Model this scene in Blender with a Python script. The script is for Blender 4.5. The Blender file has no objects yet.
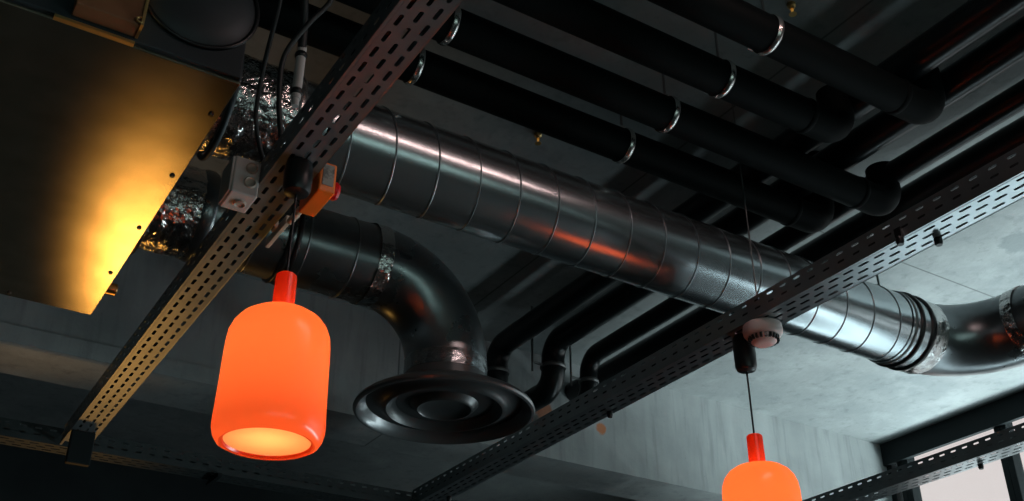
import bpy, bmesh, math, random
from mathutils import Vector, Matrix
random.seed(7)
C = bpy.context.scene.collection
PI = math.pi
SC = bpy.context.scene
FLOOR, CEIL = -1.60, 2.75          # heights are measured from the camera's eye

# ------------------------------------------------------------------ materials
MATS = {}
def mat(name, col, rough=.5, metal=0., **k):
    m = bpy.data.materials.new(name); m.use_nodes = True
    nt = m.node_tree; N, L = nt.nodes, nt.links
    b = N['Principled BSDF']
    b.inputs['Base Color'].default_value = (*col, 1)
    b.inputs['Roughness'].default_value = rough
    b.inputs['Metallic'].default_value = metal
    if 'spec' in k: b.inputs['Specular IOR Level'].default_value = k['spec']
    if 'coat' in k: b.inputs['Coat Weight'].default_value = k['coat']; b.inputs['Coat Roughness'].default_value = k.get('coat_rough', .2)
    if 'emit' in k:
        b.inputs['Emission Color'].default_value = (*k['emit'], 1)
        b.inputs['Emission Strength'].default_value = k.get('power', 1)
    tc = N.new('ShaderNodeTexCoord')
    if 'noise' in k:            # (scale, second colour, lo, hi)
        s, c2, lo, hi = k['noise']
        n = N.new('ShaderNodeTexNoise'); n.inputs['Scale'].default_value = s; n.inputs['Detail'].default_value = 6
        if 'stretch' in k:
            mp = N.new('ShaderNodeMapping'); mp.inputs['Scale'].default_value = k['stretch']
            L.new(tc.outputs['Object'], mp.inputs['Vector']); L.new(mp.outputs[0], n.inputs['Vector'])
        else: L.new(tc.outputs['Object'], n.inputs['Vector'])
        r = N.new('ShaderNodeMapRange'); r.inputs['From Min'].default_value = lo; r.inputs['From Max'].default_value = hi
        mx = N.new('ShaderNodeMix'); mx.data_type = 'RGBA'
        mx.inputs['A'].default_value = (*col, 1); mx.inputs['B'].default_value = (*c2, 1)
        L.new(n.outputs['Fac'], r.inputs['Value']); L.new(r.outputs[0], mx.inputs['Factor'])
        L.new(mx.outputs['Result'], b.inputs['Base Color'])
        if 'rough2' in k:
            rr = N.new('ShaderNodeMapRange'); rr.inputs['From Min'].default_value = lo; rr.inputs['From Max'].default_value = hi
            rr.inputs['To Min'].default_value = rough; rr.inputs['To Max'].default_value = k['rough2']
            L.new(n.outputs['Fac'], rr.inputs['Value']); L.new(rr.outputs[0], b.inputs['Roughness'])
    if 'bump' in k:             # (scale, strength, distance)
        s, st, d = k['bump']
        n2 = N.new('ShaderNodeTexNoise'); n2.inputs['Scale'].default_value = s; n2.inputs['Detail'].default_value = 4
        L.new(tc.outputs['Object'], n2.inputs['Vector'])
        bp = N.new('ShaderNodeBump'); bp.inputs['Strength'].default_value = st; bp.inputs['Distance'].default_value = d
        L.new(n2.outputs['Fac'], bp.inputs['Height']); L.new(bp.outputs[0], b.inputs['Normal'])
    MATS[name] = m
    return m

def concrete(name, col, dark, seams_x=(), seams_y=(), spots=(), blob=()):
    """cast concrete: clouds, streaks, pores, formwork joints, rust spots (world coordinates)"""
    m = mat(name, col, .75)
    nt = m.node_tree; N, L = nt.nodes, nt.links; b = N['Principled BSDF']
    geo = N.new('ShaderNodeNewGeometry')
    sep = N.new('ShaderNodeSeparateXYZ'); L.new(geo.outputs['Position'], sep.inputs[0])
    def noise(scale, detail=6, st=None, rough=.6):
        n = N.new('ShaderNodeTexNoise'); n.inputs['Scale'].default_value = scale; n.inputs['Detail'].default_value = detail
        n.inputs['Roughness'].default_value = rough
        if st:
            mp = N.new('ShaderNodeMapping'); mp.inputs['Scale'].default_value = st
            L.new(geo.outputs['Position'], mp.inputs['Vector']); L.new(mp.outputs[0], n.inputs['Vector'])
        else: L.new(geo.outputs['Position'], n.inputs['Vector'])
        return n.outputs['Fac']
    def rng(v, a, z, lo=0., hi=1.):
        r = N.new('ShaderNodeMapRange'); r.inputs['From Min'].default_value = a; r.inputs['From Max'].default_value = z
        r.inputs['To Min'].default_value = lo; r.inputs['To Max'].default_value = hi
        L.new(v, r.inputs['Value']); return r.outputs[0]
    def mix(a, bcol, fac):
        mx = N.new('ShaderNodeMix'); mx.data_type = 'RGBA'
        if isinstance(a, tuple): mx.inputs['A'].default_value = (*a, 1)
        else: L.new(a, mx.inputs['A'])
        mx.inputs['B'].default_value = (*bcol, 1); L.new(fac, mx.inputs['Factor'])
        return mx.outputs['Result']
    def math_(op, a, bb):
        n = N.new('ShaderNodeMath'); n.operation = op
        for i, v in enumerate((a, bb)):
            if isinstance(v, (int, float)): n.inputs[i].default_value = v
            else: L.new(v, n.inputs[i])
        return n.outputs[0]
    c = mix(col, dark, rng(noise(1.6), .42, .68, 0, .8))
    c = mix(c, tuple(x * 1.25 for x in col), rng(noise(4.5, 9, (1, 1, .2)), .48, .72, 0, .75))
    c = mix(c, tuple(x * .55 for x in dark), rng(noise(16, 5, (1, 1, .1)), .54, .72, 0, .38))
    c = mix(c, tuple(x * .5 for x in dark), rng(noise(60, 2), .72, .78, 0, .6))
    for ax, lst in (('X', seams_x), ('Y', seams_y)):
        for s in lst:
            d = math_('ABSOLUTE', math_('SUBTRACT', sep.outputs[ax], s), 0)
            c = mix(c, tuple(x * .35 for x in dark), rng(d, .002, .007, .8, 0))
    wob = noise(14)
    for (p, rad, colr, st) in list(spots) + list(blob):
        vd = N.new('ShaderNodeVectorMath'); vd.operation = 'DISTANCE'
        L.new(geo.outputs['Position'], vd.inputs[0]); vd.inputs[1].default_value = p
        d = math_('ADD', vd.outputs['Value'], math_('MULTIPLY', math_('SUBTRACT', wob, .5), rad * 1.3))
        c = mix(c, colr, rng(d, rad * .75, rad, st, 0))
    L.new(c, b.inputs['Base Color'])
    bp = N.new('ShaderNodeBump'); bp.inputs['Strength'].default_value = .35; bp.inputs['Distance'].default_value = .01
    L.new(noise(18, 8), bp.inputs['Height']); L.new(bp.outputs[0], b.inputs['Normal'])
    return m

M_ceil = concrete('concrete_ceiling', (.25, .27, .27), (.17, .195, .2), seams_x=(2.67, 0.2), seams_y=(3.08, .6),
                  blob=[((4.62, 2.62, CEIL), .12, (.14, .165, .17), .7), ((4.45, 3.9, CEIL), .09, (.34, .32, .29), .5)])
M_beam = concrete('concrete_beam', (.33, .355, .355), (.21, .235, .24), seams_x=(2.4, 0.1),
                  spots=[((3.773, 5.02, 2.37), .042, (.55, .17, .04), .85), ((3.366, 5.02, 2.388), .075, (.4, .13, .04), .8)])
M_wall = mat('dark_plaster', (.03, .04, .042), .85, noise=(2, (.02, .027, .03), .4, .6))
M_floor = mat('dark_boards', (.045, .04, .036), .6, noise=(3, (.03, .026, .022), .4, .6), stretch=(1, 9, 1))
M_frame = mat('black_steel_frame', (.007, .011, .012), .7, spec=.2)
M_galv = mat('galvanised_steel', (.56, .61, .63), .22, .95, noise=(3, (.47, .52, .54), .3, .75), rough2=.27, stretch=(1, 2, 2))
M_dgalv = mat('dull_galvanised_steel', (.3, .325, .335), .25, .95, noise=(6, (.2, .22, .23), .35, .7), rough2=.38, bump=(9, .1, .008))
M_seam = mat('seam_steel', (.3, .33, .35), .35, .9)
M_foil = mat('crumpled_foil', (.72, .71, .7), .16, 1., bump=(20, 1., .02))
M_foild = mat('clear_duct_tape', (.3, .32, .33), .2, .9, bump=(25, .5, .008))
M_tray = mat('tray_steel', (.38, .42, .435), .28, .85, noise=(7, (.32, .355, .37), .4, .65))
M_tray1 = mat('muted_tray_steel', (.22, .24, .25), .42, .6, noise=(7, (.18, .2, .21), .4, .65))  # darker, duller copy of the tray steel, muting lamp light on the left tray
M_trayd = mat('dimmed_tray_steel', (.03, .04, .042), .6, .2)  # near-black tone keeps the cross tray dim above the warm lamp
M_rubg = mat('black_pipe_sleeve', (.005, .008, .009), .3, spec=.4)
M_rub = mat('black_pipe_lagging', (.003, .005, .005), .6, spec=.08, bump=(60, .15, .003))
M_blk = mat('black_plastic', (.008, .009, .01), .35)
M_cab = mat('cable_jacket', (.01, .012, .013), .5)
M_zinc = mat('zinc_clamp', (.7, .68, .66), .25, .95)
M_rod = mat('threaded_rod_steel', (.2, .21, .21), .4, .9)
M_ahud = mat('dark_casing', (.03, .04, .045), .5, .3)
M_box = mat('brown_casing', (.25, .105, .045), .55, .1, noise=(9, (.19, .075, .03), .4, .6))
M_brass = mat('brass', (.75, .5, .2), .35, .9)
M_diff = mat('black_lacquered_metal', (.10, .11, .115), .3, .4, coat=.5, coat_rough=.15)
M_diffin = mat('black_lacquered_rings', (.05, .056, .058), .36, .3, coat=.25, coat_rough=.25)
M_wht = mat('grey_white_plastic', (.5, .47, .45), .45)
M_knock = mat('knockout_plastic', (.42, .36, .3), .5)
M_det = mat('detector_plastic', (.78, .66, .64), .4)
M_org = mat('orange_plastic', (.9, .19, .02), .4)
M_red = mat('red_button', (.6, .01, .015), .35)
M_grylab = mat('grey_label', (.3, .3, .27), .6, noise=(40, (.12, .12, .11), .45, .55))
M_cream = mat('cream_plastic', (.62, .52, .4), .5)
M_amber = mat('glowing_amber', (.9, .4, .06), .15, emit=(1, .5, .1), power=.25)  # sprinkler bulb given a faint glow of its own

def shade_mat(name, col, tr, rough, thru=.6):
    m = bpy.data.materials.new(name); m.use_nodes = True
    nt = m.node_tree; N, L = nt.nodes, nt.links
    N.remove(N['Principled BSDF'])
    d = N.new('ShaderNodeBsdfDiffuse'); d.inputs['Color'].default_value = (*col, 1)
    t = N.new('ShaderNodeBsdfTranslucent'); t.inputs['Color'].default_value = (*tr, 1)
    g = N.new('ShaderNodeBsdfGlossy'); g.inputs['Color'].default_value = (1, 1, 1, 1); g.inputs['Roughness'].default_value = rough
    a = N.new('ShaderNodeMixShader'); a.inputs[0].default_value = thru
    L.new(d.outputs[0], a.inputs[1]); L.new(t.outputs[0], a.inputs[2])
    b = N.new('ShaderNodeMixShader')
    b.inputs[0].default_value = .05
    L.new(a.outputs[0], b.inputs[1]); L.new(g.outputs[0], b.inputs[2])
    L.new(b.outputs[0], N['Material Output'].inputs['Surface'])
    return m
M_shade = shade_mat('orange_shade', (.85, .07, .015), (1, .21, .06), .25)
M_neck = shade_mat('orange_neck', (.95, .06, .015), (1, .09, .02), .3, .5)
M_disc = shade_mat('warm_diffuser_disc', (.9, .6, .25), (.92, .56, .22), .4, .85)

def glass_mat():
    m = bpy.data.materials.new('window_glass'); m.use_nodes = True
    nt = m.node_tree; N, L = nt.nodes, nt.links; N.remove(N['Principled BSDF'])
    t = N.new('ShaderNodeBsdfTransparent'); t.inputs['Color'].default_value = (.95, .97, .97, 1)
    g = N.new('ShaderNodeBsdfGlossy'); g.inputs['Roughness'].default_value = .03
    x = N.new('ShaderNodeMixShader'); x.inputs[0].default_value = .06; L.new(t.outputs[0], x.inputs[1]); L.new(g.outputs[0], x.inputs[2])
    L.new(x.outputs[0], N['Material Output'].inputs['Surface']); return m
M_glass = glass_mat()

def panel_mat():
    '''brushed sheet metal: a soft mirror with faint mottling'''
    m = bpy.data.materials.new('galvanised_panel'); m.use_nodes = True
    nt = m.node_tree; N, L = nt.nodes, nt.links; N.remove(N['Principled BSDF'])
    tc = N.new('ShaderNodeTexCoord'); n = N.new('ShaderNodeTexNoise'); n.inputs['Scale'].default_value = 9; n.inputs['Detail'].default_value = 8
    L.new(tc.outputs['Object'], n.inputs['Vector'])
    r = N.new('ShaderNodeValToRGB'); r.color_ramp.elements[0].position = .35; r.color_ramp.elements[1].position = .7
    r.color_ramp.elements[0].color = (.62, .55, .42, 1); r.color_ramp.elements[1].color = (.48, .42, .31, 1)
    L.new(n.outputs['Fac'], r.inputs[0])
    g = N.new('ShaderNodeBsdfAnisotropic'); g.distribution = 'BECKMANN'; g.inputs['Roughness'].default_value = .27
    d = N.new('ShaderNodeBsdfDiffuse'); x = N.new('ShaderNodeMixShader'); x.inputs[0].default_value = .06
    L.new(r.outputs[0], g.inputs['Color']); L.new(r.outputs[0], d.inputs['Color'])
    L.new(g.outputs[0], x.inputs[1]); L.new(d.outputs[0], x.inputs[2]); L.new(x.outputs[0], N['Material Output'].inputs['Surface'])
    return m
M_ahu = panel_mat()

# ------------------------------------------------------------------ mesh helpers
def add_box(bm, x0, x1, y0, y1, z0, z1):
    vs = [bm.verts.new((x, y, z)) for z in (z0, z1) for y in (y0, y1) for x in (x0, x1)]
    for f in ((0, 2, 3, 1), (4, 5, 7, 6), (0, 1, 5, 4), (2, 6, 7, 3), (0, 4, 6, 2), (1, 3, 7, 5)):
        bm.faces.new([vs[i] for i in f])

def frames(pts):
    out = []
    n = len(pts); up = None
    for i, p in enumerate(pts):
        a = pts[max(0, i - 1)]; b = pts[min(n - 1, i + 1)]
        t = (b - a).normalized()
        if up is None:
            up = Vector((0, 0, 1)) if abs(t.z) < .9 else Vector((0, 1, 0))
        u = (up - t * up.dot(t)).normalized(); up = u
        out.append((p, u, t.cross(u)))
    return out

def add_tube(bm, pts, r, seg=24, caps=True, rfun=None):
    pts = [Vector(p) for p in pts]
    rings = []
    for k, (p, u, v) in enumerate(frames(pts)):
        rr = r[k] if isinstance(r, (list, tuple)) else r
        ring = []
        for i in range(seg):
            a = 2 * PI * i / seg
            q = rr * (rfun(k, i) if rfun else 1)
            ring.append(bm.verts.new(p + u * math.cos(a) * q + v * math.sin(a) * q))
        rings.append(ring)
    for a, b in zip(rings, rings[1:]):
        for i in range(seg):
            bm.faces.new((a[i], a[(i + 1) % seg], b[(i + 1) % seg], b[i]))
    if caps:
        bm.faces.new(list(reversed(rings[0]))); bm.faces.new(rings[-1])

def add_lathe(bm, prof, seg=48, c=(0, 0, 0), M=None):
    rings = []
    for (r, z) in prof:
        if r < 1e-6:
            co = Vector((0, 0, z)); co = (M @ co if M else co) + Vector(c)
            rings.append([bm.verts.new(co)])
        else:
            ring = []
            for i in range(seg):
                a = 2 * PI * i / seg
                co = Vector((r * math.cos(a), r * math.sin(a), z)); co = (M @ co if M else co) + Vector(c)
                ring.append(bm.verts.new(co))
            rings.append(ring)
    for a, b in zip(rings, rings[1:]):
        for i in range(seg):
            j = (i + 1) % seg
            if len(a) == 1: bm.faces.new((a[0], b[j], b[i]))
            elif len(b) == 1: bm.faces.new((a[i], a[j], b[0]))
            else: bm.faces.new((a[i], a[j], b[j], b[i]))

def add_torus(bm, c, R, r, axis='x', seg=48, s2=10, sx=1.):
    c = Vector(c); pts = []
    rings = []
    for i in range(seg):
        a = 2 * PI * i / seg
        ring = []
        for j in range(s2):
            b = 2 * PI * j / s2
            rad = R + r * math.cos(b); h = r * sx * math.sin(b)
            if axis == 'x': p = Vector((h, rad * math.cos(a), rad * math.sin(a)))
            elif axis == 'y': p = Vector((rad * math.cos(a), h, rad * math.sin(a)))
            else: p = Vector((rad * math.cos(a), rad * math.sin(a), h))
            ring.append(bm.verts.new(c + p))
        rings.append(ring)
    for i in range(seg):
        a, b = rings[i], rings[(i + 1) % seg]
        for j in range(s2):
            bm.faces.new((a[j], a[(j + 1) % s2], b[(j + 1) % s2], b[j]))

def arc(c, R, a0, a1, u, v, n=14):
    c, u, v = Vector(c), Vector(u), Vector(v)
    return [c + (u * math.cos(a0 + (a1 - a0) * i / n) + v * math.sin(a0 + (a1 - a0) * i / n)) * R for i in range(n + 1)]

def obj(name, bm, m, parent=None, smooth=True, bevel=0., solid=0.):
    bmesh.ops.recalc_face_normals(bm, faces=bm.faces)
    me = bpy.data.meshes.new(name); bm.to_mesh(me); bm.free()
    me.materials.append(m)
    o = bpy.data.objects.new(name, me); C.objects.link(o)
    if smooth:
        for p in me.polygons: p.use_smooth = True
        try: me.set_sharp_from_angle(angle=math.radians(38))
        except Exception: pass
    if solid:
        s = o.modifiers.new('sheet', 'SOLIDIFY'); s.thickness = solid; s.offset = 0
    if bevel:
        b = o.modifiers.new('edge', 'BEVEL'); b.width = bevel; b.segments = 3; b.limit_method = 'ANGLE'
    if parent:
        o.parent = parent
        o.matrix_parent_inverse = Matrix.Translation(-Vector(parent.location))
    return o

def thing(name, label, cat, loc=(0, 0, 0), group=None):
    o = bpy.data.objects.new(name, None); C.objects.link(o)
    o.empty_display_size = .1
    o.location = loc; o['label'] = label; o['category'] = cat
    if group: o['group'] = group
    return o
def tag(o, label, cat, group=None):
    o['label'] = label; o['category'] = cat
    if group: o['group'] = group
    return o
def B(): return bmesh.new()
def box(name, m, parent, *d, **k):
    b = B(); add_box(b, *d); return obj(name, b, m, parent, smooth=k.pop('smooth', False), **k)
def tube(name, m, parent, pts, r, seg=24, caps=True, **k):
    b = B(); add_tube(b, pts, r, seg, caps); return obj(name, b, m, parent, **k)
def struct(o):
    o['kind'] = 'structure'; return o

# ------------------------------------------------------------------ the room
X0, X1, Y0, Y1 = -4.2, 6.36, -4.0, 8.2
struct(box('ceiling', M_ceil, None, X0 - .2, X1 + .3, Y0 - .2, Y1 + .2, CEIL, CEIL + .25))
struct(box('floor', M_floor, None, X0 - .2, X1 + .3, Y0 - .2, Y1 + .2, FLOOR - .2, FLOOR))
struct(box('wall_left', M_wall, None, X0 - .2, X0, Y0, Y1, FLOOR, CEIL))
struct(box('wall_far', M_wall, None, X0 - .2, X1 + .3, Y1, Y1 + .2, FLOOR, CEIL))
# wall behind the camera, with a long window opening
WZ0, WZ1, WX0, WX1 = -.2, 1.15, -2.4, 4.6
b = B()
add_box(b, X0 - .2, X1 + .3, Y0 - .2, Y0, FLOOR, WZ0); add_box(b, X0 - .2, X1 + .3, Y0 - .2, Y0, WZ1, CEIL)
add_box(b, X0 - .2, WX0, Y0 - .2, Y0, WZ0, WZ1); add_box(b, WX1, X1 + .3, Y0 - .2, Y0, WZ0, WZ1)
struct(obj('wall_near', b, M_wall, None, smooth=False))
# concrete downstand beam running across the room
BY0, BY1, BZ = 5.02, 5.40, 2.112
b = B(); add_box(b, X0, X1, BY0, BY1, BZ, CEIL)
add_box(b, X0, 2.66, BY0 - .012, BY0, BZ + .0, BZ + .085)           # shuttering lip left on the lower edge
struct(obj('trim_1', b, M_beam, None, smooth=False))
SILL, LOW0, LOW1 = .32, -1.5, -.6      # window sill; low glazing added under it so the trays mirror light outside
# street side: steel head over the windows, low wall under them
struct(box('trim_2', M_frame, None, X1 - .06, X1 - .025, Y0, BY0, 2.589, CEIL))
b = B(); add_box(b, X1, X1 + .3, -.5, BY0, FLOOR, LOW0); add_box(b, X1, X1 + .3, -.5, BY0, LOW1, SILL); add_box(b, X1, X1 + .3, BY0, Y1, FLOOR, SILL); add_box(b, X1, X1 + .3, Y0, -.5, FLOOR, SILL); add_box(b, X1, X1 + .3, Y0, -.5, SILL, 2.624); add_box(b, X1, X1 + .3, BY1, Y1, SILL, CEIL)
add_box(b, X1, X1 + .3, BY0, BY1, SILL, CEIL)
struct(obj('wall_right', b, M_wall, None, smooth=False))
def window_x(n, y0, y1, z0, z1, fw):
    w = bpy.data.objects.new('window_%d' % n, None); C.objects.link(w); w.location = (X1, (y0 + y1) / 2, z0); struct(w)
    f = B()
    add_box(f, X1 - .03, X1 + .06, y0, y0 + fw, z0, z1); add_box(f, X1 - .03, X1 + .06, y1 - fw, y1, z0, z1)
    add_box(f, X1 - .03, X1 + .06, y0 + fw, y1 - fw, z0, z0 + fw)
    obj('window_frame', f, M_frame, w, smooth=False, bevel=.004)
    box('pane', M_glass, w, X1 + .012, X1 + .02, y0 + fw, y1 - fw, z0 + fw, z1)
edges = [5.02, 4.88, 4.07, 2.95, 1.8, .65, -.5]
for i in range(len(edges) - 1):
    window_x(i + 1, edges[i + 1], edges[i], SILL, 2.624, .045)
window_x(8, -.5, 5.02, LOW0, LOW1, .045)  # added unseen opening for the strip light mirrored in the trays
# window behind the camera
w = bpy.data.objects.new('window_7', None); C.objects.link(w); w.location = ((WX0 + WX1) / 2, Y0, WZ0); struct(w)
f = B()
n = 5
for i in range(n + 1):
    x = WX0 + (WX1 - WX0) * i / n
    add_box(f, x - .025, x + .025, Y0 - .12, Y0 - .04, WZ0, WZ1)
add_box(f, WX0, WX1, Y0 - .12, Y0 - .04, WZ0, WZ0 + .05); add_box(f, WX0, WX1, Y0 - .12, Y0 - .04, WZ1 - .05, WZ1)
obj('window_frame', f, M_frame, w, smooth=False)
box('pane', M_glass, w, WX0, WX1, Y0 - .085, Y0 - .078, WZ0, WZ1)

# ------------------------------------------------------------------ perforated cable trays
PITCH = .0645
def slot_cells(emit, L, v0, v1, off, sl, sr):
    """one row of slotted cells from u=0..L between v0 and v1; emit(list of (u, v)) makes a face"""
    vm = (v0 + v1) / 2
    n = int(L / PITCH)
    for i in range(n):
        u0 = i * PITCH; u1 = u0 + PITCH
        um = u0 + PITCH / 2 + off
        um = min(max(um, u0 + sl / 2 + .003), u1 - sl / 2 - .003) if False else um
        d = sl / 2 - sr
        O = [(u0 + off, vm), (u0 + off, v1), (um - d, v1), (um + d, v1), (u1 + off, v1), (u1 + off, vm), (u1 + off, v0), (um + d, v0), (um - d, v0), (u0 + off, v0)]
        k = .7071 * sr
        H = [(um - d - sr, vm), (um - d - k, vm + k), (um - d, vm + sr), (um + d, vm + sr), (um + d + k, vm + k), (um + d + sr, vm),
             (um + d + k, vm - k), (um + d, vm - sr), (um - d, vm - sr), (um - d - k, vm - k)]
        for a in range(10):
            c = (a + 1) % 10
            emit([O[a], O[c], H[c], H[a]])

def tray_part(name, L, rows, lo, hi, place, parent, sl, sr, m):
    """slotted strip: rows=[(v0,v1,off)], solid margins fill lo..hi; place(u,v)->xyz"""
    bm = B(); cache = {}
    def vert(p):
        k = (round(p[0], 5), round(p[1], 5))
        if k not in cache: cache[k] = bm.verts.new(place(*p))
        return cache[k]
    def emit(ps):
        vs = [vert(p) for p in ps]
        if len(set(vs)) == 4:
            try: bm.faces.new(vs)
            except ValueError: pass
    prev = lo
    for (v0, v1, off) in rows:
        if v0 > prev + 1e-6: emit([(0, prev), (L, prev), (L, v0), (0, v0)])
        slot_cells(emit, L, v0, v1, off, sl, sr); prev = v1
        if off: emit([(0, v0), (off, v0), (off, v1), (0, v1)])
    if hi > prev + 1e-6: emit([(0, prev), (L, prev), (L, hi), (0, hi)])
    return obj(name, bm, m, parent, smooth=False, solid=.0016)

TZ, TW, TH = 1.70, .119, .080
def cable_tray(along, a0, L, c0, label, group, m=None):
    m = m or M_tray
    """along 'y' (or 'x'); starts at a0, length L, near edge at c0"""
    loc = (c0 + TW / 2, a0, TZ) if along == 'y' else (a0, c0 + TW / 2, TZ)
    t = thing('cable_tray', label, 'cable tray', loc, group)
    if along == 'y': P = lambda u, v, w: (c0 + v, a0 + u, TZ + w)
    else: P = lambda u, v, w: (a0 + u, c0 + v, TZ + w)
    r0 = .0095
    rw = .0335
    rows = [(r0, r0 + rw, 0), (r0 + rw, r0 + 2 * rw, PITCH / 2), (r0 + 2 * rw, r0 + 3 * rw, 0)]
    tray_part('bottom_plate', L, rows, 0, TW, lambda u, v: P(u, v, 0), t, .043, .0055, m)
    srow = [(.020, .045, 0), (.050, .075, PITCH / 2 * 0)]
    for s in (0, TW):
        tray_part('side_rail', L, srow, 0, TH, (lambda s: lambda u, v: P(u, s, v))(s), t, .030, .0042, m)
    b = B()                                                        # rolled top lips
    for s in (0, TW):
        sg = 1 if s == 0 else -1
        p0, p1 = P(0, s + sg * .0, TH - .003), P(L, s + sg * .011, TH + .001)
        add_box(b, min(p0[0], p1[0]), max(p0[0], p1[0]), min(p0[1], p1[1]), max(p0[1], p1[1]), p0[2], p1[2])
    obj('rolled_lip', b, m, t, smooth=False)
    return t

def tray_bolts(t, x0, x1, y, near=False):
    """dark bolts at the two edges of a tray"""
    for bx, by in (((x0 - .011, y + .06),) if near else ()) + ((x1 - .028, y),):
        b = B(); add_lathe(b, [(0, TZ - .028), (.010, TZ - .028), (.013, TZ - .018), (.013, TZ - .004), (0, TZ - .004)], 12, (bx, by, 0))
        if bx < x0: add_box(b, bx - .004, x0 - .001, by - .012, by + .012, TZ - .004, TZ + .03)
        obj('bolt', b, M_blk, t)

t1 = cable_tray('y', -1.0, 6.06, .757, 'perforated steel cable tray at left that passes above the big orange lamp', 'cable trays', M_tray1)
t2 = cable_tray('y', -1.0 + .0405, 6.0, 2.529, 'long perforated cable tray in the middle carrying the smoke detector', 'cable trays')
t3 = cable_tray('y', -1.0, 6.06, 4.405, 'perforated cable tray at lower right in front of the bright window', 'cable trays')
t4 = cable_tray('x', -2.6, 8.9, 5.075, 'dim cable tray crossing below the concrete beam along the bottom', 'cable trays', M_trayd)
for y in (.2, 1.74, 3.42, 4.8): tray_bolts(t2, 2.529, 2.648, y, y < 2)
for y in (.2, 1.5, 3.03, 4.6): tray_bolts(t3, 4.405, 4.524, y)
tray_bolts(t1, .757, .876, .4); 
box('end_bracket', M_frame, t1, .76, .86, 4.82, 4.85, TZ - .15, TZ - .003, bevel=.004)
for x in (1.5, 3.4, 5.2):
    h = box('hanger_bracket', M_frame, t4, x - .012, x + .012, 5.05, 5.22, TZ - .022, TZ - .003, bevel=.003)
# thin suspension wire with its clip on the middle tray
cl = box('wire_clip', M_blk, t2, 2.596, 2.652, 2.485, 2.55, TZ + .079, TZ + .118, bevel=.006)
tube('suspension_wire', M_rod, cl, [(2.620, 2.512, TZ + .10), (2.620, 2.512, CEIL)], .0028, 8)

# cables lying in the trays
def tray_cable(x, y0, y1, z, r, label, wob=.012):
    pts = []
    n = 50
    ph = random.random() * 6
    for i in range(n + 1):
        y = y0 + (y1 - y0) * i / n
        pts.append((x + wob * .6 * math.sin(y * 2.1 + ph), y, z + wob * .5 * (1 + math.sin(y * 3.3 + ph * 2)) * .5))
    o = tube('power_cable', M_cab, None, pts, r, 12)
    return tag(o, label, 'cable', 'cables lying in the trays')
tray_cable(2.565, -.9, 5.0, TZ + .018, .014, 'black cable lying in the middle tray along its near side')
tray_cable(2.612, -.9, 5.0, TZ + .018, .014, 'black cable lying in the middle tray along its far side')
tray_cable(2.588, -.9, 5.0, TZ + .057, .020, 'thick black cable on top of the cables in the middle tray', .004)
tray_cable(.795, -.9, 5.0, TZ + .018, .014, 'black cable lying in the left tray along its near side')
tray_cable(.838, -.9, 5.0, TZ + .018, .014, 'black cable lying in the left tray along its far side')
tray_cable(4.44, -.9, 5.0, TZ + .020, .015, 'black cable lying in the tray by the window')

# ------------------------------------------------------------------ ducts
DR = .1575
def ring(name, m, parent, c, R, r, axis='x', sx=1., **k):
    b = B(); add_torus(b, c, R, r, axis, 56, 10, sx); return obj(name, b, m, parent, **k)
def helix_x(x0, x1, y, z, R, pitch, ph, r=.0035, hand=1):
    n = int((x1 - x0) / pitch * 40)
    pts = []
    for i in range(n + 1):
        s = (x1 - x0) * i / n; a = ph + hand * 2 * PI * s / pitch
        pts.append((x0 + s, y + R * math.cos(a), z + R * math.sin(a)))
    return pts
def foil_tube(name, parent, pts, R, amp, seg=64, m=None, seed=1):
    rnd = random.Random(seed)
    tab = [[1 + amp * (rnd.random() - .5) * 2 for i in range(seg)] for k in range(len(pts))]
    def rf(k, i):
        i2 = (i + 1) % seg
        return .5 * tab[k][i] + .3 * tab[k][i2] + .2 * tab[k - 1][i]
    b = B(); add_tube(b, pts, R, seg, False, rf)
    return obj(name, b, m or M_foil, parent)
def line(p, q, n):
    p, q = Vector(p), Vector(q); return [p.lerp(q, i / n) for i in range(n + 1)]

D1 = (2.77, 2.09)
d1 = thing('spiral_duct', 'large silver spiral duct running across the ceiling, bending away at right', 'duct', (2.3, D1[0], D1[1] - DR))
tube('duct_tube', M_galv, d1, line((.80, *D1), (3.76, *D1), 40), DR, 72, False)
tube('spiral_seam', M_seam, d1, helix_x(.81, 3.60, D1[0], D1[1], DR + .0008, .1575, .4), .0028, 8)
foil_tube('foil_wrap', d1, line((.591, *D1), (.86, *D1), 26), DR + .008, .03, 80, seed=3)
ring('inlet_flange', M_ahud, d1, (.615, *D1), DR + .03, .012)
ring('inlet_flange', M_ahud, d1, (.66, *D1), DR + .024, .010)
ring('clamp_band', M_zinc, d1, (.87, *D1), DR + .004, .007, 'x', 2.2)
for x in (3.70, 3.765): ring('rubber_gasket', M_blk, d1, (x, *D1), DR + .003, .011, 'x', 1.15)
tube('coupling_sleeve', M_galv, d1, line((3.64, *D1), (3.82, *D1), 8), DR + .004, 72, False)
foil_tube('foil_tape', d1, line((3.782, *D1), (3.862, *D1), 8), DR + .008, .012, 72, seed=5)
ER = .335
el = arc((3.82, D1[0] - ER, D1[1]), ER, PI / 2, 0, (1, 0, 0), (0, 1, 0), 20)
tube('elbow', M_dgalv, d1, el, DR + .002, 72, False)
xe, ye = 3.82 + ER, D1[0] - ER
tube('outlet_tube', M_dgalv, d1, line((xe, ye, D1[1]), (xe, -1.2, D1[1]), 30), DR, 72, False)
foil_tube('foil_tape', d1, line((xe, ye + .005, D1[1]), (xe, ye - .05, D1[1]), 8), DR + .007, .014, 72, seed=9)
# ring hanger with rod holding the duct near its coupling
for x in (3.662,):
    h = ring('duct_hanger', M_rod, d1, (x, *D1), DR + .004, .004, 'x', 2)
    tube('threaded_rod', M_rod, h, [(x, D1[0], D1[1] + DR), (x, D1[0], CEIL)], .005, 8)

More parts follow.
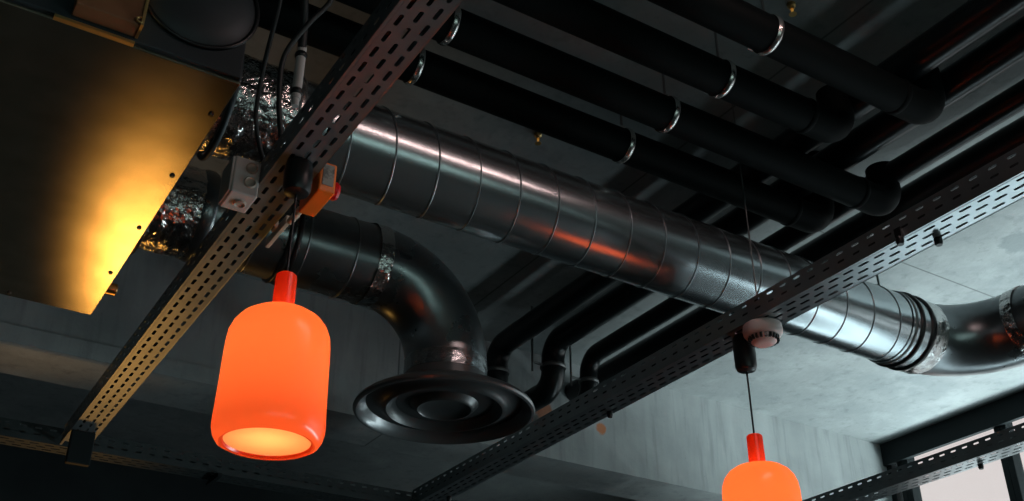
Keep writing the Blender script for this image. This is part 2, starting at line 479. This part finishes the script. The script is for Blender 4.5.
D2 = (3.43, 2.07)
d2 = thing('spiral_duct', 'shorter dark metal duct that elbows down to the round air outlet', 'duct', (1.2, D2[0], D2[1] - DR))
tube('duct_tube', M_dgalv, d2, line((.80, *D2), (1.50, *D2), 12), DR, 72, False)
for x in (1.0, 1.185, 1.375): ring('seam', M_seam, d2, (x, *D2), DR + .001, .004)
for x in (1.115, 1.145): ring('rubber_gasket', M_blk, d2, (x, *D2), DR + .003, .010)
foil_tube('foil_wrap', d2, line((.591, *D2), (.80, *D2), 22), DR + .008, .03, 80, seed=12)
ring('inlet_flange', M_ahud, d2, (.615, *D2), DR + .03, .012)
ring('clamp_band', M_dgalv, d2, (.81, *D2), DR + .006, .009, 'x', 3)
foil_tube('foil_tape', d2, line((1.465, *D2), (1.52, *D2), 6), DR + .006, .012, 72, seed=15)
ER2 = .34
tube('elbow', M_dgalv, d2, arc((1.50, D2[0], D2[1] - ER2), ER2, PI / 2, 0, (1, 0, 0), (0, 0, 1), 24), DR + .002, 72, False)
cx = 1.50 + ER2
tube('outlet_collar', M_dgalv, d2, line((cx, D2[0], D2[1] - ER2), (cx, D2[0], 1.635), 6), DR - .001, 72, False)
foil_tube('foil_tape', d2, line((cx, D2[0], 1.735), (cx, D2[0], 1.672), 6), DR + .004, .006, 72, m=M_foild, seed=21)

# round air outlet under the elbow
df = thing('air_vent', 'round black ringed air outlet hanging below the dark elbow duct', 'air vent', (cx, D2[0], 1.525))
DZ = -.022
def lathe_at(name, prof, m, seg=96):
    b = B(); add_lathe(b, [(r, z + DZ) for r, z in prof], seg, (cx, D2[0], 0)); return obj(name, b, m, df)
lathe_at('outer_cone', [(.160, 1.70), (.162, 1.662), (.185, 1.646), (.235, 1.628), (.285, 1.606), (.325, 1.584), (.341, 1.571), (.345, 1.560), (.341, 1.552),
         (.332, 1.549), (.324, 1.554), (.312, 1.572), (.298, 1.590)], M_diff)
lathe_at('inner_cone', [(.298, 1.592), (.262, 1.585), (.236, 1.570), (.226, 1.562), (.220, 1.561), (.216, 1.566), (.205, 1.582), (.185, 1.590)], M_diffin)
lathe_at('centre_disc', [(.186, 1.592), (.13, 1.588), (.114, 1.572), (.107, 1.565), (.102, 1.564), (.098, 1.569), (.07, 1.580), (0, 1.585)], M_diffin)
lathe_at('back_plate', [(.29, 1.600), (0, 1.602)], M_blk, 48)

# ------------------------------------------------------------------ air handling unit at left
AX1, AY0, AY1, AZ0, AZ1 = .587, 2.275, 3.868, 1.80, 2.33
ah = thing('air_handling_unit', 'big ceiling air handling unit at upper left with golden lit metal underside', 'air handling unit', (-.6, 3.07, AZ0))
box('body', M_ahud, ah, -1.9, AX1, AY0, AY1 - .002, AZ0 + .012, AZ1, bevel=.004)
b = B(); add_box(b, -1.9, AX1 + .003, AY0 + .012, AY1, AZ0, AZ0 + .011); obj('bottom_panel', b, M_ahu, ah, smooth=False, bevel=.002)
box('panel_trim', M_brass, ah, .12, .312, AY0 - .004, AY0 + .012, AZ0 + .001, AZ0 + .009)
ring('access_cover', M_blk, ah, (.45, AY0 - .004, 2.02), .155, .006, 'y')
b = B()
M90 = Matrix.Rotation(PI / 2, 3, 'X')
add_lathe(b, [(0, .02), (.10, .02), (.145, .004), (.15, 0)], 48, (.45, AY0 - .002, 2.02), M90); obj('port_cap', b, M_ahud, ah)
tb = box('terminal_box', M_box, ah, .155, .312, AY0 - .055, AY0, AZ0 + .022, AZ0 + .30, bevel=.004)
tb['label'] = 'brown box on the unit side'
box('box_edge', M_brass, tb, .309, .316, AY0 - .060, AY0 - .002, AZ0 + .02, AZ0 + .30)
b = B(); add_torus(b, (.305, AY0 - .058, AZ0 + .035), .008, .003, 'y', 16, 6); obj('screw_eye', b, M_brass, tb)
for (x, y) in ((.567, 2.8), (.567, 3.15), (.567, 3.5), (.567, 2.45), (.3, 3.84), (-.1, 3.84)):
    b = B(); add_lathe(b, [(0, AZ0 - .005), (.006, AZ0 - .005), (.008, AZ0), (0, AZ0 + .001)], 12, (x, y, 0)); obj('screw', b, M_blk, ah)
b = B(); add_lathe(b, [(0, 0), (.022, 0), (.022, .05), (.017, .055), (0, .055)], 20, (AX1 - .002, 3.74, 1.86), Matrix.Rotation(PI / 2, 3, 'Y')); obj('drain_spigot', b, M_brass, ah)
for (x, y) in ((-.2, 2.30), (-.2, 3.8), (.5, 2.30), (.5, 3.82)):
    tube('hanger_rod', M_rod, ah, [(x, y, AZ1 - .01), (x, y, CEIL)], .005, 8)

# ------------------------------------------------------------------ black lagged pipes
PR = .064
VZ, UZ = 2.42, 2.556
def clamp_x(p, x, y, z, r, rod=True):
    c = B(); add_torus(c, (x, y, z), r + .003, .0045, 'x', 40, 8, 2.6)
    add_box(c, x - .011, x + .011, y + r - .002, y + r + .022, z - .004, z + .004)
    add_box(c, x - .009, x + .009, y - .007, y + .007, z + r, z + r + .028)
    c = obj('pipe_clamp', c, M_zinc, p)
    tube('threaded_rod', M_rod, c, [(x, y, z + r + .02), (x, y, CEIL - .004)], .005, 8)
def clamp_y(p, x, y, z, r, top=None):
    c = B(); add_torus(c, (x, y, z), r + .003, .0045, 'y', 40, 8, 2.6)
    add_box(c, x + r - .002, x + r + .024, y - .011, y + .011, z - .004, z + .004)
    add_box(c, x - .007, x + .007, y - .009, y + .009, z + r, z + r + .028)
    c = obj('pipe_clamp', c, M_rod, p)
    tube('threaded_rod', M_rod, c, [(x, y, z + r + .02), (x, y, top or CEIL - .004)], .005, 8)
vlab = {'a': 'black pipe across the ceiling, nearest the top edge of the four', 'b': 'black pipe across the ceiling, second from the top edge',
        'c': 'black pipe across the ceiling, third from the top edge', 'd': 'black pipe across the ceiling beside the silver duct'}
for k, y, xend in (('a', 1.897, 2.985), ('b', 2.153, 2.79), ('c', 2.413, 3.345), ('d', 2.655, 3.21)):
    p = thing('insulated_pipe', vlab[k], 'pipe', (.9, y, VZ - PR), 'black pipes along the ceiling')
    e = .085
    pts = line((-1.7, y, VZ), (xend - e, y, VZ), 24) + arc((xend - e, y, VZ + e), e, -PI / 2, 0, (1, 0, 0), (0, 0, 1), 10)[1:] + [Vector((xend, y, CEIL - .004 if k == 'd' else 2.60))]
    tube('pipe_run', M_rub, p, pts, PR, 36)
    ring('pipe_joint', M_rub, p, (xend - e - .10, y, VZ), PR, .004, 'x', 3)
    xs = {'a': 2.181, 'b': 2.205, 'c': 2.173, 'd': 2.157}[k]
    clamp_x(p, xs, y, VZ, PR); clamp_x(p, 1.262, y, VZ, PR); clamp_x(p, .1, y, VZ, PR)
ulab = ['black pipe running away behind the silver duct, left of the four', 'black pipe running away behind the silver duct, second from left of the four',
        'black pipe running away behind the silver duct, third from left of the four', 'black pipe running away just above the middle cable tray']
for i, (x, yb) in enumerate(((2.85, 4.72), (3.075, 4.50), (3.355, 4.56), (3.575, 4.62))):
    PU = .05 if i == 2 else PR
    p = thing('insulated_pipe', ulab[i], 'pipe', (x, 2, UZ - PR), 'black pipes running away to the beam')
    e = .105; zl = 2.29
    pts = line((x, -1.2, UZ), (x, yb - e, UZ), 30) + arc((x, yb - e, UZ - e), e, PI / 2, 0, (0, 1, 0), (0, 0, 1), 10)[1:]
    if i == 3: pts = line((x, -1.2, UZ), (x, 5.018, UZ), 40)
    else: pts += [Vector((x, yb, 2.42))]
    if i < 3: pts += arc((x, yb + e, zl + e), e, PI, 1.5 * PI, (0, 1, 0), (0, 0, 1), 10) + line((x, yb + e + .02, zl), (x, 5.018, zl), 6)
    tube('pipe_run', M_rubg, p, pts, PU, 36)
    for y in (-.2, 1.35): clamp_y(p, x, y, UZ, PU)
    if i == 3: continue
    c = ring('pipe_clamp', M_rod, p, (x, yb, 2.41), PU + .003, .005, 'z', 2.4)
    tube('bracket_arm', M_rod, c, [(x - PU, yb, 2.41), (x - PU - .07, yb, 2.415)], .008, 10)
    tube('threaded_rod', M_rod, c, [(x - PU - .07, yb, 2.36), (x - PU - .07, yb, CEIL - .004)], .006, 10)

# ------------------------------------------------------------------ pendant lamps
def pendant(x, y, ztop, label, power, dz=0.):
    """ztop: top of the neck"""
    H = .461
    zb = ztop - H
    t = thing('pendant_lamp', label, 'pendant lamp', (x, y, zb), 'orange pendant lamps')
    cap = [(0, 1.697), (.036, 1.697), (.0385, 1.685), (.0395, 1.62 + dz), (.0385, 1.580 + dz), (.033, 1.568 + dz), (.022, 1.563 + dz), (0, 1.562 + dz)]
    b = B(); add_lathe(b, cap, 36, (x, y, 0)); obj('ceiling_cap', b, M_blk, t)
    tube('cord', M_blk, t, [(x, y, 1.565 + dz), (x, y, ztop - .003)], .0034, 10)
    n = B(); add_lathe(n, [(0, ztop), (.022, ztop), (.0265, ztop - .004), (.0272, ztop - .012), (.0282, ztop - .100), (.031, ztop - .109)], 36, (x, y, 0))
    obj('neck', n, M_neck, t)
    prof = [(.028, .353), (.055, .350), (.080, .342), (.102, .327), (.117, .307), (.1255, .284), (.1285, .258), (.1300, .205), (.1315, .135), (.1330, .082),
            (.1342, .057), (.1337, .036), (.1295, .019), (.1220, .007), (.1130, .002), (.1060, .004), (.1030, .010)]
    s = B(); add_lathe(s, [(r, zb + h) for r, h in prof], 72, (x, y, 0)); obj('lamp_shade', s, M_shade, t)
    d = B(); add_lathe(d, [(.1035, zb + .0105), (.09, zb + .0145), (0, zb + .016)], 64, (x, y, 0)); obj('diffuser_disc', d, M_disc, t)
    for k, (h, e) in enumerate(((.25, 1.0), (.12, .62))):
        l = bpy.data.lights.new('bulb', 'POINT'); l.energy = power * e; l.color = (1, .78, .5); l.shadow_soft_size = .035
        o = bpy.data.objects.new('bulb', l); C.objects.link(o); o.location = (0, 0, h); o.parent = t
    return t
pendant(.815, 2.402, 1.353, 'big glowing orange pendant lamp at left with its open yellow underside in view', 1.0, .036)
pendant(2.597, 2.583, 1.325, 'glowing orange pendant lamp at right, cut off by the bottom edge', 1.1)

# ------------------------------------------------------------------ smoke detector under the middle tray
sd = thing('smoke_detector', 'small pinkish white smoke detector under the middle cable tray', 'smoke detector', (2.590, 2.462, 1.697))
sx, sy = 2.588, 2.474
b = B(); add_lathe(b, [(0, 1.6985), (.062, 1.6985), (.068, 1.694), (.070, 1.675), (.068, 1.662), (.062, 1.654), (.055, 1.650)], 48, (sx, sy, 0)); obj('base', b, M_det, sd)
b = B(); add_lathe(b, [(.052, 1.650), (.044, 1.632), (.034, 1.624), (.018, 1.622), (0, 1.622)], 48, (sx, sy, 0)); obj('sensor_dome', b, M_det, sd)
for i in range(20):
    a = 2 * PI * i / 20
    v = B(); add_box(v, .040, .0545, -.0042, .0042, 1.633, 1.6485)
    bmesh.ops.rotate(v, verts=v.verts, cent=(0, 0, 0), matrix=Matrix.Rotation(a, 3, 'Z')); bmesh.ops.translate(v, verts=v.verts, vec=(sx, sy, 0))
    obj('vent_slot', v, M_blk, sd, smooth=False)

# ------------------------------------------------------------------ electrical bits on the left tray
es = thing('emergency_stop', 'orange emergency stop box with red button beside the left tray', 'emergency stop', (.905, 2.47, 1.645))
box('housing', M_org, es, .880, .930, 2.415, 2.56, 1.646, 1.744, bevel=.005)
box('label_plate', M_grylab, es, .889, .921, 2.4115, 2.416, 1.667, 1.734)['label'] = 'grey printed plate'
b = B(); add_lathe(b, [(0, 0), (.014, 0), (.014, .012), (.026, .015), (.028, .024), (.022, .033), (0, .036)], 28, (.929, 2.478, 1.698), Matrix.Rotation(PI / 2, 3, 'Y')); obj('push_button', b, M_red, es)['label'] = 'red mushroom button'

jb = thing('junction_box', 'grey white junction box with round knockouts left of the tray', 'junction box', (.72, 2.6, 1.645))
box('housing', M_wht, jb, .678, .755, 2.55, 2.65, 1.648, 1.768, bevel=.006)
box('lid', M_wht, jb, .672, .679, 2.553, 2.647, 1.651, 1.765, bevel=.003)
box('mounting_plate', M_wht, jb, .754, .7575, 2.56, 2.64, 1.69, 1.76)
for (z) in (1.738, 1.690):
    b = B(); add_lathe(b, [(0, .004), (.012, .004), (.015, .008), (.0175, .006), (.018, 0)], 24, (.728, 2.551, z), M90); obj('knockout', b, M_knock, jb)
b = B(); add_lathe(b, [(0, -.004), (.012, -.004), (.015, -.008), (.0175, -.006), (.018, 0)], 24, (.722, 2.60, 1.649)); obj('knockout', b, M_knock, jb)

tr = thing('cable_trunking', 'cream cable trunking with round glands beside the left tray', 'cable trunking', (.895, 2.7, 1.66))
box('mounting_clip', M_cream, tr, .8755, .885, 2.74, 2.77, 1.69, 1.715)
box('channel', M_cream, tr, .884, .898, 2.67, 2.84, 1.672, 1.70, bevel=.003)
for y in (2.585, 2.615, 2.645):
    b = B(); add_lathe(b, [(0, -.015), (.009, -.015), (.011, -.008), (.011, .008), (.009, .015), (0, .015)], 16, (.893, y, 1.672), M90); obj('gland', b, M_cream, tr)

cd = thing('conduit', 'short grey upright conduit with black ties beside the foil wrapped duct', 'conduit', (.79, 2.45, 1.9))
tube('conduit_tube', M_wht, cd, [(.79, 2.43, 1.93), (.79, 2.43, 2.12)], .014, 20)
for z in (1.955, 2.09): ring('cable_tie', M_blk, cd, (.79, 2.43, z), .014, .005, 'z', 2)
tube('end_plug', M_wht, cd, [(.79, 2.43, 1.905), (.79, 2.43, 1.932)], .011, 16)
def bez(ps, n=10):
    out = []
    P = [Vector(p) for p in ps]
    P = [P[0]] + P + [P[-1]]
    for i in range(1, len(P) - 2):
        for k in range(n):
            t = k / n
            a, b2, c, d = P[i - 1], P[i], P[i + 1], P[i + 2]
            out.append(.5 * ((2 * b2) + (-a + c) * t + (2 * a - 5 * b2 + 4 * c - d) * t * t + (-a + 3 * b2 - 3 * c + d) * t ** 3))
    out.append(P[-2]); return out
def cable(ps, r, label):
    return tag(tube('cable', M_cab, None, bez(ps), r, 12), label, 'cable', 'loose cables by the air handling unit')
cable([(.79, 2.43, 2.11), (.775, 2.40, 2.2), (.73, 2.33, 2.28), (.62, 2.23, 2.30), (.45, 2.15, 2.29), (.3, 2.02, 2.31), (.1, 2.03, 2.5)], .013, 'thick black cable curving up from the grey conduit')
cable([(.775, 2.46, 1.79), (.745, 2.44, 1.92), (.735, 2.41, 2.05), (.78, 2.36, 2.16), (.825, 2.33, 2.24), (.84, 2.285, 2.34), (.86, 2.283, 2.46), (.86, 2.283, CEIL)], .008, 'black cable rising from the left tray past the grey conduit')
cable([(.79, 2.62, 1.79), (.72, 2.55, 1.90), (.705, 2.50, 2.05), (.69, 2.38, 2.20), (.67, 2.29, 2.36), (.66, 2.283, 2.5), (.66, 2.283, CEIL)], .007, 'thin black cable crossing the upper foil wrap')
cable([(.80, 2.38, 1.77), (.83, 2.37, 1.86), (.86, 2.33, 1.80), (.85, 2.30, 1.76)], .006, 'small loop of black cable above the left lamp cap')

# sprinkler heads
def sprinkler(x, y, label):
    s = thing('sprinkler_head', label, 'sprinkler', (x, y, CEIL), 'sprinkler heads')
    b = B(); add_lathe(b, [(0, CEIL), (.016, CEIL), (.016, CEIL - .012), (.009, CEIL - .016), (.009, CEIL - .026), (0, CEIL - .026)], 16, (x, y, 0)); obj('body', b, M_brass, s)
    b = B(); add_lathe(b, [(0, CEIL - .024), (.005, CEIL - .028), (.005, CEIL - .044), (0, CEIL - .048)], 12, (x, y, 0)); obj('glass_bulb', b, M_amber, s)
    b = B(); add_lathe(b, [(0, CEIL - .047), (.014, CEIL - .048), (.014, CEIL - .050), (0, CEIL - .050)], 16, (x, y, 0)); obj('deflector', b, M_brass, s)
sprinkler(2.435, 1.987, 'tiny amber sprinkler head at the top edge beyond the nearest black pipe')
sprinkler(2.092, 3.139, 'tiny amber sprinkler head just above the silver duct')

# ------------------------------------------------------------------ light
def area(name, loc, rot, sx, sy, e, col):
    l = bpy.data.lights.new(name, 'AREA'); l.shape = 'RECTANGLE'; l.size = sx; l.size_y = sy; l.energy = e; l.color = col
    o = bpy.data.objects.new(name, l); C.objects.link(o); o.location = loc; o.rotation_euler = rot
    return o
# daylight: the sunlit pavement outside throws light up through the right-hand windows; a little sky light with it
area('daylight_pavement', (9.1, 1.5, -1.7), (PI, 0, 0), 1.5, 12, 2150, (.82, .97, 1.0))
area('added_strip_light', (7.6, 2.5, -1.72), (PI, 0, 0), 1.7, 8, 230, (.72, .93, 1.0))  # added light, mirrored in the tray undersides and the duct
area('daylight_sky', (X1 + .45, 2.2, 1.3), (0, PI / 2, 0), 1.9, 5.4, 34, (.70, .95, 1.0))
# added teal fill outside the window behind the camera, tinting the shadows
area('teal_fill_rear', ((WX0 + WX1) / 2, Y0 - .3, (WZ0 + WZ1) / 2), (PI / 2, 0, 0), WX1 - WX0, WZ1 - WZ0, 15, (.12, 1, .86))
# a linear ceiling lamp above the camera, a warm lamp in the next bay beyond the beam
a = area('lamp_tube', (2.05, .75, 2.60), (math.radians(74), 0, 0), 1.34, .05, 6.5, (1, .68, .64))
hl = thing('linear_lamp', 'long slim ceiling lamp in an added light-blocking hood above the viewer', 'ceiling lamp', (2.05, .72, 2.64))
b = B()
add_box(b, 1.36, 2.74, .66, .86, 2.640, 2.655); add_box(b, 1.36, 2.74, .66, .675, 2.56, 2.640); add_box(b, 1.36, 2.74, .85, .86, 2.587, 2.640)
add_box(b, 1.36, 1.37, .675, .85, 2.575, 2.640); add_box(b, 2.73, 2.74, .675, .85, 2.575, 2.640)
obj('shield', b, M_frame, hl, smooth=False)  # unseen cover, its front lip added to keep lamp light off the beam
for x in (1.6, 2.5): tube('stem', M_frame, hl, [(x, .76, 2.65), (x, .76, CEIL)], .008, 10)
WARM = (1.05, 5.8, .45)
l = bpy.data.lights.new('warm_lamp', 'SPOT'); l.energy = 30; l.color = (1, .48, .10); l.spot_size = math.radians(78); l.spot_blend = 1; l.shadow_soft_size = .12
o = bpy.data.objects.new('warm_lamp', l); C.objects.link(o); o.location = WARM
dv = Vector((.25, 4.2, 1.9)) - Vector(o.location); o.rotation_euler = dv.to_track_quat('-Z', 'Y').to_euler()

wd = bpy.data.worlds.new('sky'); SC.world = wd; wd.use_nodes = True
bg = wd.node_tree.nodes['Background']; bg.inputs[0].default_value = (1.0, .88, .86, 1); bg.inputs[1].default_value = .84

# ------------------------------------------------------------------ camera
cam = bpy.data.cameras.new('camera'); co = bpy.data.objects.new('camera', cam); C.objects.link(co)
cam.sensor_width = 36; cam.lens = 36 * 1090 / 1024; cam.clip_start = .05
co.location = (0, 0, 0)
th, ph = math.radians(30), math.radians(32)
fwd = Vector((math.sin(ph) * math.cos(th), math.cos(ph) * math.cos(th), math.sin(th)))
co.rotation_euler = fwd.to_track_quat('-Z', 'Y').to_euler()
SC.camera = co
SC.view_settings.view_transform = 'Standard'; SC.view_settings.look = 'None'
SC.view_settings.gamma = 1; SC.view_settings.use_curve_mapping = False
SC.view_settings.exposure = 0
